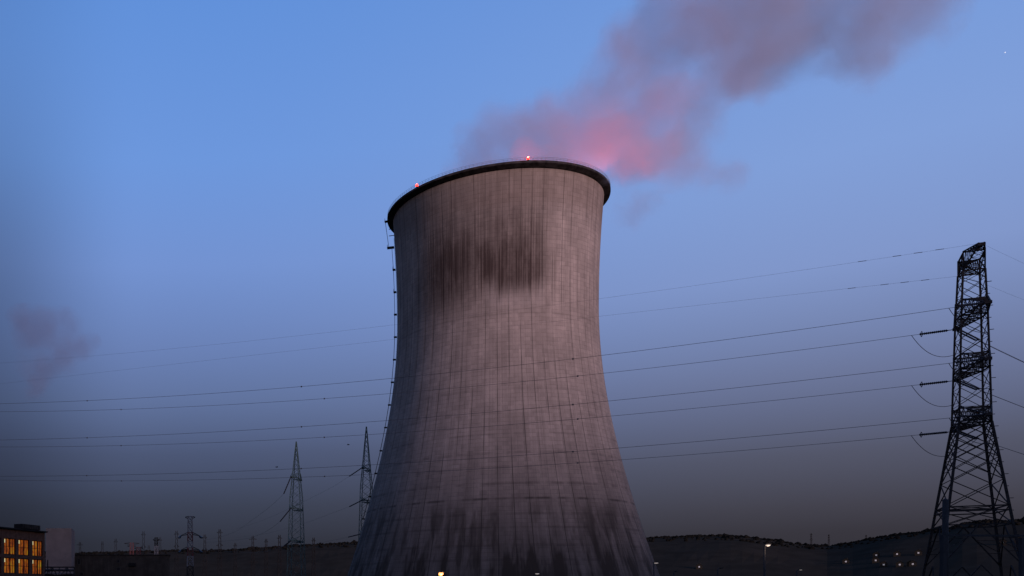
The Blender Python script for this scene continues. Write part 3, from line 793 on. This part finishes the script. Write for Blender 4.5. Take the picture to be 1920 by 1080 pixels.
# wall with real openings: piers and spandrels
xs = [0]
for x0, x1 in cols: xs += [wx(x0), wx(x1)]
xs.append(L); T = .5
for k in range(0, len(xs), 2): mb.box(((xs[k] + xs[k + 1]) / 2, T / 2, HB / 2), (xs[k + 1] - xs[k], T, HB))
for k in range(1, len(xs) - 1, 2):
    x0, x1 = xs[k], xs[k + 1]
    segs = [(0, 1.2), (4.2, zrow[1][0]), (zrow[1][1], zrow[0][0]), (zrow[0][1], HB)]
    for z0, z1 in segs:
        if z1 > z0: mb.box(((x0 + x1) / 2, T / 2 + .06, (z0 + z1) / 2), (x1 - x0, T, z1 - z0))
mb.box((L - .25, 9.5, HB / 2), (.5, 18, HB)); mb.box((.25, 9.5, HB / 2), (.5, 18, HB)); mb.box((L / 2, 18.6, HB / 2), (L - 1.1, .4, HB))
mb.obj('wall', M['brick'], bld)
mb = MB(); mb.box((L / 2, 9.2, HB + .15), (L + .5, 19.4, .3)); mb.box((L / 2, -.42, HB + .16), (L + .7, .3, .28)); rf = mb.obj('roof', M['roof'], bld)
for k in range(1, len(xs) - 1, 2):
    x0, x1 = xs[k], xs[k + 1]
    for z0, z1 in ((1.2, 4.2), (zrow[1][0], zrow[1][1]), (zrow[0][0], zrow[0][1])):
        fr = MB(); w_ = x1 - x0
        for q in (0, .55, 1): fr.box((x0 + .08 + (w_ - .16) * q, .2, (z0 + z1) / 2), (.10 if q in (0, 1) else .16, .2, z1 - z0 - .02))
        for q in (.28, .78): fr.box((x0 + w_ * q, .26, (z0 + z1) / 2), (.07, .1, z1 - z0 - .02))
        for q in (0, .5, 1): fr.box(((x0 + x1) / 2, .32, z0 + .06 + (z1 - z0 - .12) * q), (w_ - .02, .08, .12 if q != .5 else .07))
        f_ = fr.obj('window', M['roof'], bld)
        pn = MB(); pn.box(((x0 + x1) / 2, .44, (z0 + z1) / 2), (w_ - .02, .04, z1 - z0 - .02)); pn.obj('pane', ML, f_)
        if z0 > 4.3 and x0 > 2:
            lp = MB(); lp.box((x0 + .45, .38, z1 - .55), (.5, .06, .75)); lp.obj('interior_lamp', mat_lamp if 'mat_lamp' in globals() else globals().setdefault('mat_lamp', mat_plain('greenish_white_tube', (.4, .4, .3), .3, emit=(.62, .60, .28), es=.75)), f_)
# roof unit
c0, c1 = wx(45), wx(79)
ru = tag(empty('roof_unit', a + u * ((c0 + c1) / 2) - nn * 1.6 + Vector((0, 0, HB + .3)), rz), 'long dark ventilation box on the roof of the lit building', 'roof unit')
mb = MB(); mb.box((0, 0, .7), (c1 - c0, 2.2, 1.0)); mb.obj('casing', M['roof'], ru)
mb = MB()
for q in range(8): mb.box((-(c1 - c0) / 2 + .4 + q * (c1 - c0 - .8) / 7, 0, .1), (.15, 1.8, .2))
mb.obj('feet', M['steel'], ru)
mb = MB()
for q in range(10): mb.box((-(c1 - c0) / 2 + .4 + q * (c1 - c0 - .8) / 9, -1.13, .7), (.2, .06, .8))
mb.obj('louvres', M['darkwall'], ru)
# pale block
p0, p1 = at(86, YH, 250.0), at(134, YH, 250.0); hgt = at(0, 992, 250).z
pb = tag(empty('pale_block', ((p0.x + p1.x) / 2, 256, 0)), 'plain pale pinkish windowless block right of the lit building', 'building')
mb = MB(); mb.box((0, 0, hgt / 2), (p1.x - p0.x, 12, hgt)); mb.obj('wall', M['pale'], pb)
mb = MB(); mb.box((0, 0, hgt + .1), (p1.x - p0.x + .06, 12.06, .2))
mb.obj('coping', M['pale'], pb)
mb = MB(); mb.tube([(-(p1.x - p0.x) / 2 + .5, -6.2, 0), (-(p1.x - p0.x) / 2 + .5, -6.2, hgt - 8)], .13, 6); mb.obj('downpipe', M['roof'], pb)
# dark low building
p0, p1 = at(136, YH, 262.0), at(318, YH, 262.0); hgt = at(0, 1041.5, 262).z; WD = p1.x - p0.x
db = tag(empty('warehouse', ((p0.x + p1.x) / 2, 276, 0)), 'long low dark warehouse with a flat roof below the skyline pylons', 'building')
mb = MB(); mb.box((0, 0, hgt / 2), (WD, 28, hgt))
for q in range(26): mb.box((-WD / 2 + .5 + q * (WD - 1) / 25, -14.08, hgt / 2), (.35, .16, hgt))
mb.obj('wall', M['darkwall'], db)
mb = MB(); mb.box((0, 0, hgt + .12), (WD + .5, 28.5, .24)); rf = mb.obj('roof', M['roof'], db)
rnd2 = random.Random(3)
for (x, y0, y1, wp) in ((148, 1048, 1058, 5), (222, 1050, 1055, 5), (222, 1064, 1070, 6), (153, 1073, 1079, 6)):
    q0, q1 = at(x, y1, 262), at(x, y0, 262); wpx = wp * .1456; fr = MB()
    xx = (q0.x - db.location.x); zc = (q0.z + q1.z) / 2; h_ = q1.z - q0.z
    for s in (-1, 1): fr.box((xx + s * wpx / 2, -14.25, zc), (.14, .16, h_))
    for s in (-1, 1): fr.box((xx, -14.25, zc + s * (h_ / 2)), (wpx + .16, .18, .12))
    f_ = fr.obj('window', M['post'], db)
    pn = MB(); pn.box((xx, -14.19, zc), (wpx - .15, .04, h_ - .14)); pn.obj('pane', M['roof'], f_)
q = at(248, 1059, 262); mb = MB(); mb.box((q.x - db.location.x, -14.4, q.z), (1.9, .4, .9)); mb.obj('vent', M['roof'], db)
# pipe bridge in front of the pale block
pbz = at(0, 1063.5, 225).z; x0, x1 = at(86, 0, 225).x, at(137, 0, 225).x
br = tag(empty('pipe_bridge', ((x0 + x1) / 2, 225, 0)), 'dark steel pipe bridge with fat grey pipes below the pale block', 'pipe bridge')
mb = MB(); hw = (x1 - x0) / 2 + .3
for yy in (-1.2, 1.2):
    for zz in (pbz, pbz - 2.6, ): mb.bar((-hw, yy, zz), (hw, yy, zz), .22)
    n = 4
    for k in range(n + 1): mb.bar((-hw + 2 * hw * k / n, yy, pbz), (-hw + 2 * hw * k / n, yy, pbz - 2.6), .14)
    for k in range(n): mb.bar((-hw + 2 * hw * k / n, yy, pbz if k % 2 else pbz - 2.6), (-hw + 2 * hw * (k + 1) / n, yy, pbz - 2.6 if k % 2 else pbz), .14)
mb.obj('truss', M['steel'], br)
for s in (-1, 1):
    mb = MB()
    for yy in (-1.1, 1.1): mb.bar((s * (hw - .5), yy, 0), (s * (hw - .5), yy, pbz - 2.6), .3)
    mb.bar((s * (hw - .5), -1.1, .5), (s * (hw - .5), 1.1, pbz - 3), .12); mb.obj('trestle', M['steel'], br)
for k, (zz, rr, mm) in enumerate(((pbz - .75, .28, 'post'), (pbz - 1.75, .5, 'post'), (pbz - 1.5, .22, 'pale'))):
    mb = MB(); yy = (-.5, .1, -.95)[k]
    mb.tube([(-hw, yy, zz), (-hw * .4, yy, zz), (-hw * .3, yy, zz - .12 * k), (hw * .5, yy, zz), (hw, yy, zz)], rr, 10); mb.obj('pipe', M[mm], br, True)

# ------------------------------------------------------------------ steel portal at the lower right
PY = 60.0; q = at(1768.5, 1003, PY); q2 = at(1916, 1001, PY + .5)
pt = tag(empty('steel_portal', (q.x, PY, 0), math.atan2(.5, q2.x - q.x)), 'plain grey steel portal of posts and a crossbar in front of the big pylon', 'portal frame')
mb = MB(); mb.box((0, 0, (q.z) / 2), (.24, .24, q.z)); mb.box((0, 0, .02), (.5, .5, .04)); mb.obj('post', M['post'], pt)
mb = MB(); LL = q2.x - q.x; mb.box((LL, 0, (q.z - .15) / 2), (.2, .2, q.z - .15)); mb.box((LL, 0, .02), (.5, .5, .04)); mb.obj('post', M['post'], pt)
mb = MB(); mb.box((LL / 2 + .55, 0, q.z - .02), (LL + .85, .12, .12)); mb.obj('crossbar', M['post'], pt)
q = at(1772.5, 934, 118.0)
ms_ = tag(empty('mast', (q.x, 118, 0)), 'pale grey mast rising inside the foot of the big pylon behind the portal post', 'mast')
mb = MB(); mb.lathe([(.02, 0), (.36, 0), (.33, q.z * .6), (.30, q.z - .2), (.02, q.z)], 10); mb.obj('pole', M['post'], ms_, True)
mb = MB(); mb.box((0, 0, q.z - 5), (.5, .5, .3)); mb.box((0, 0, .15), (.9, .9, .3)); mb.obj('collar', M['post'], ms_)

# ------------------------------------------------------------------ street lamps and flood lamps
def street_lamp(x, ytop, Y, label, mat, side, arm, head=(.75, .3, .16), energy=0, lc=(1, .7, .5), pw_=.16):
    p = at(x, ytop, Y); e = tag(empty('street_lamp', (p.x, Y, 0)), label, 'street lamp', 'street lamps along the bottom edge')
    H = p.z; mb = MB(); mb.lathe([(.02, 0), (pw_ * 1.3, 0), (pw_, H * .3), (pw_ * .75, H - .1), (.02, H)], 8); mb.obj('pole', M['post'], e, True)
    mb = MB(); mb.tube([(0, 0, H - .15), (side * arm * .4, 0, H + .12), (side * arm, 0, H + .2)], .07, 6); mb.obj('arm', M['post'], e)
    cx = side * (arm + head[0] / 2)
    mb = MB(); mb.box((cx, 0, H + .3), (head[0] + .1, head[1] + .1, .14)); mb.obj('housing', M['post'], e)
    mb = MB(); mb.lathe([(.02, -.5), (.5, -.3), (.5, 0), (.02, .02)], 12)
    mb.v = [(cx + vx * head[0], vy * head[1] * 1.3, H + .22 + vz * head[2] * 2) for vx, vy, vz in mb.v]
    mb.obj('lens', M[mat], e, True)
    if energy:
        l = bpy.data.objects.new('bulb', bpy.data.lights.new('bulb', 'POINT')); col.objects.link(l); l.parent = e
        l.location = (cx, -.6, H - .4); l.data.energy = energy; l.data.color = lc; l.data.shadow_soft_size = .3
street_lamp(1433.5, 1024, 133, 'tall street lamp with a glowing head against the hill, right of the tower', 'lamp_white', 1, .15, (.62, .45, .28), 60)
street_lamp(1263.5, 1073, 235, 'short lamp post with an unlit head just right of the tower foot', 'post', 1, .2)
street_lamp(1345.5, 1067, 235, 'small dark headed lamp post midway between the tower foot and the tall lamp', 'post', 1, .5)
street_lamp(1494, 1070, 235, 'small lamp post with a faint head right of the tall glowing lamp', 'lamp_dim', 1, .6, (.7, .3, .12))
street_lamp(822, 1076, 200, 'bright orange sodium lamp in front of the lower left of the tower', 'lamp_orange', 1, .05, (.95, .6, .6), 900, (1, .45, .15))
street_lamp(1003, 1077, 215, 'small pinkish lamp head in front of the middle of the tower foot', 'lamp_dim', 1, .05, (.9, .5, .25))
street_lamp(1226, 1057, 215, 'small pale floodlight at the lower right edge of the tower', 'lamp_dim', 1, .05, (.9, .5, .22))

# ------------------------------------------------------------------ houses with lit windows on the hillside
def hill_point(x, y):
    azd = math.degrees(math.atan((x - PX) / F)); sl = (YH - y) / F * math.cos(R(azd))
    for i in range(900):
        r = 1060 + i
        if hill_z(azd, r) - CH >= sl * r: break
    return Vector((r * math.sin(R(azd)), r * math.cos(R(azd)), hill_z(azd, r)))
HS = [(1586, 1055, 'lone lit house furthest left on the dark hillside'), (1643, 1043, 'upper of two lit houses one above the other on the hillside'), (1642, 1053, 'lower of two lit houses one above the other on the hillside'),
      (1657, 1061, 'lit house below and right of the stacked pair on the hillside'), (1682, 1041, 'lit house high up in the middle of the hillside cluster'), (1687, 1061, 'wide lit house low in the middle of the hillside cluster'),
      (1707, 1060, 'left one of two lit houses side by side left of the portal post'), (1711.5, 1060, 'right one of two lit houses side by side left of the portal post'), (1722, 1039, 'lit house highest on the right of the hillside cluster'),
      (1880, 1019, 'lit house under the right leg of the big pylon'), (1910, 1015, 'lit house at the far right edge below the crossbar'), (1311, 1065, 'dim lit house on the dark slope right of the tower foot')]
hp = empty('hillside_house', (0, 0, 0))
mb = MB(); mb.box((0, 0, 1.2), (7, 6, 6.4)); mb.quad((-3.5, -3, 4.4), (3.5, -3, 4.4), (0, -3, 6.6)); mb.obj('wall', mh, hp)
mb = MB()
for s in (-1, 1): mb.quad((s * 3.9, -3.3, 4.2), (s * 3.9, 3.3, 4.2), (0, 3.3, 6.8), (0, -3.3, 6.8))
rf = mb.obj('roof', mh, hp)
mb = MB(); mb.box((1.5, 1, 6.6), (.7, .7, 1.8)); mb.obj('chimney', M['darkwall'], rf)
mb = MB()
for s in (-1, 1): mb.box((s * .95, -3.08, 2.6), (.12, .14, 2.0)); mb.box((0, -3.08, 2.6 + s * .95), (2.0, .14, .12))
f_ = mb.obj('window', M['roof'], hp); mb = MB(); mb.box((0, -3.04, 2.6), (1.78, .05, 1.78)); mb.obj('pane', M['win_dot'], f_)
for k, (x, y, lb) in enumerate(HS):
    e = hp if k == 0 else copy_tree(hp)
    p = hill_point(x, y + 2); e.location = p; e.rotation_euler = (0, 0, -math.atan2(p.x, p.y)); tag(e, lb, 'house', 'lit houses on the hillside')

# ------------------------------------------------------------------ birds and a star
def bird(x, y, Y, rz, label):
    e = tag(empty('bird', at(x, y, Y), rz), label, 'bird', 'two small birds'); 
    mb = MB(); mb.tube([(-.32, 0, 0), (-.2, 0, .01), (0, 0, 0), (.16, 0, .02), (.26, 0, .05), (.34, 0, .04)], [.015, .06, .095, .07, .05, .01], 8)
    mb.obj('body', M['bird'], e, True)
    for s in (-1, 1):
        mb = MB(); mb.v = [(.10, s * .05, .02), (-.10, s * .05, .02), (-.02, s * .35, .16), (-.12, s * .33, .15), (-.16, s * .68, .07), (-.22, s * .62, .07), (.12, s * .32, .165)]
        mb.v += [(a_, b_, c_ + .02) for a_, b_, c_ in mb.v]
        for f in ((0, 1, 3, 2), (0, 2, 6), (2, 3, 5, 4), (6, 2, 4)): mb.f.append(f); mb.f.append(tuple(i + 7 for i in f[::-1]))
        mb.obj('wing', M['bird'], e)
bird(519, 876, 230, R(20), 'tiny dark bird flying just left of the slim lone pylon')
bird(653, 834, 230, R(150), 'tiny dark bird flying between the two slim pylons')
p = at(1884.5, 98.5, 30000)
mb = MB(); mb.lathe([(.1, 16), (9, 12), (15, 5), (15, -5), (9, -12), (.1, -16)], 12)
o = mb.obj('star', M['star'], None, True); o.location = p; tag(o, 'single tiny white star high in the sky at the far right', 'star')
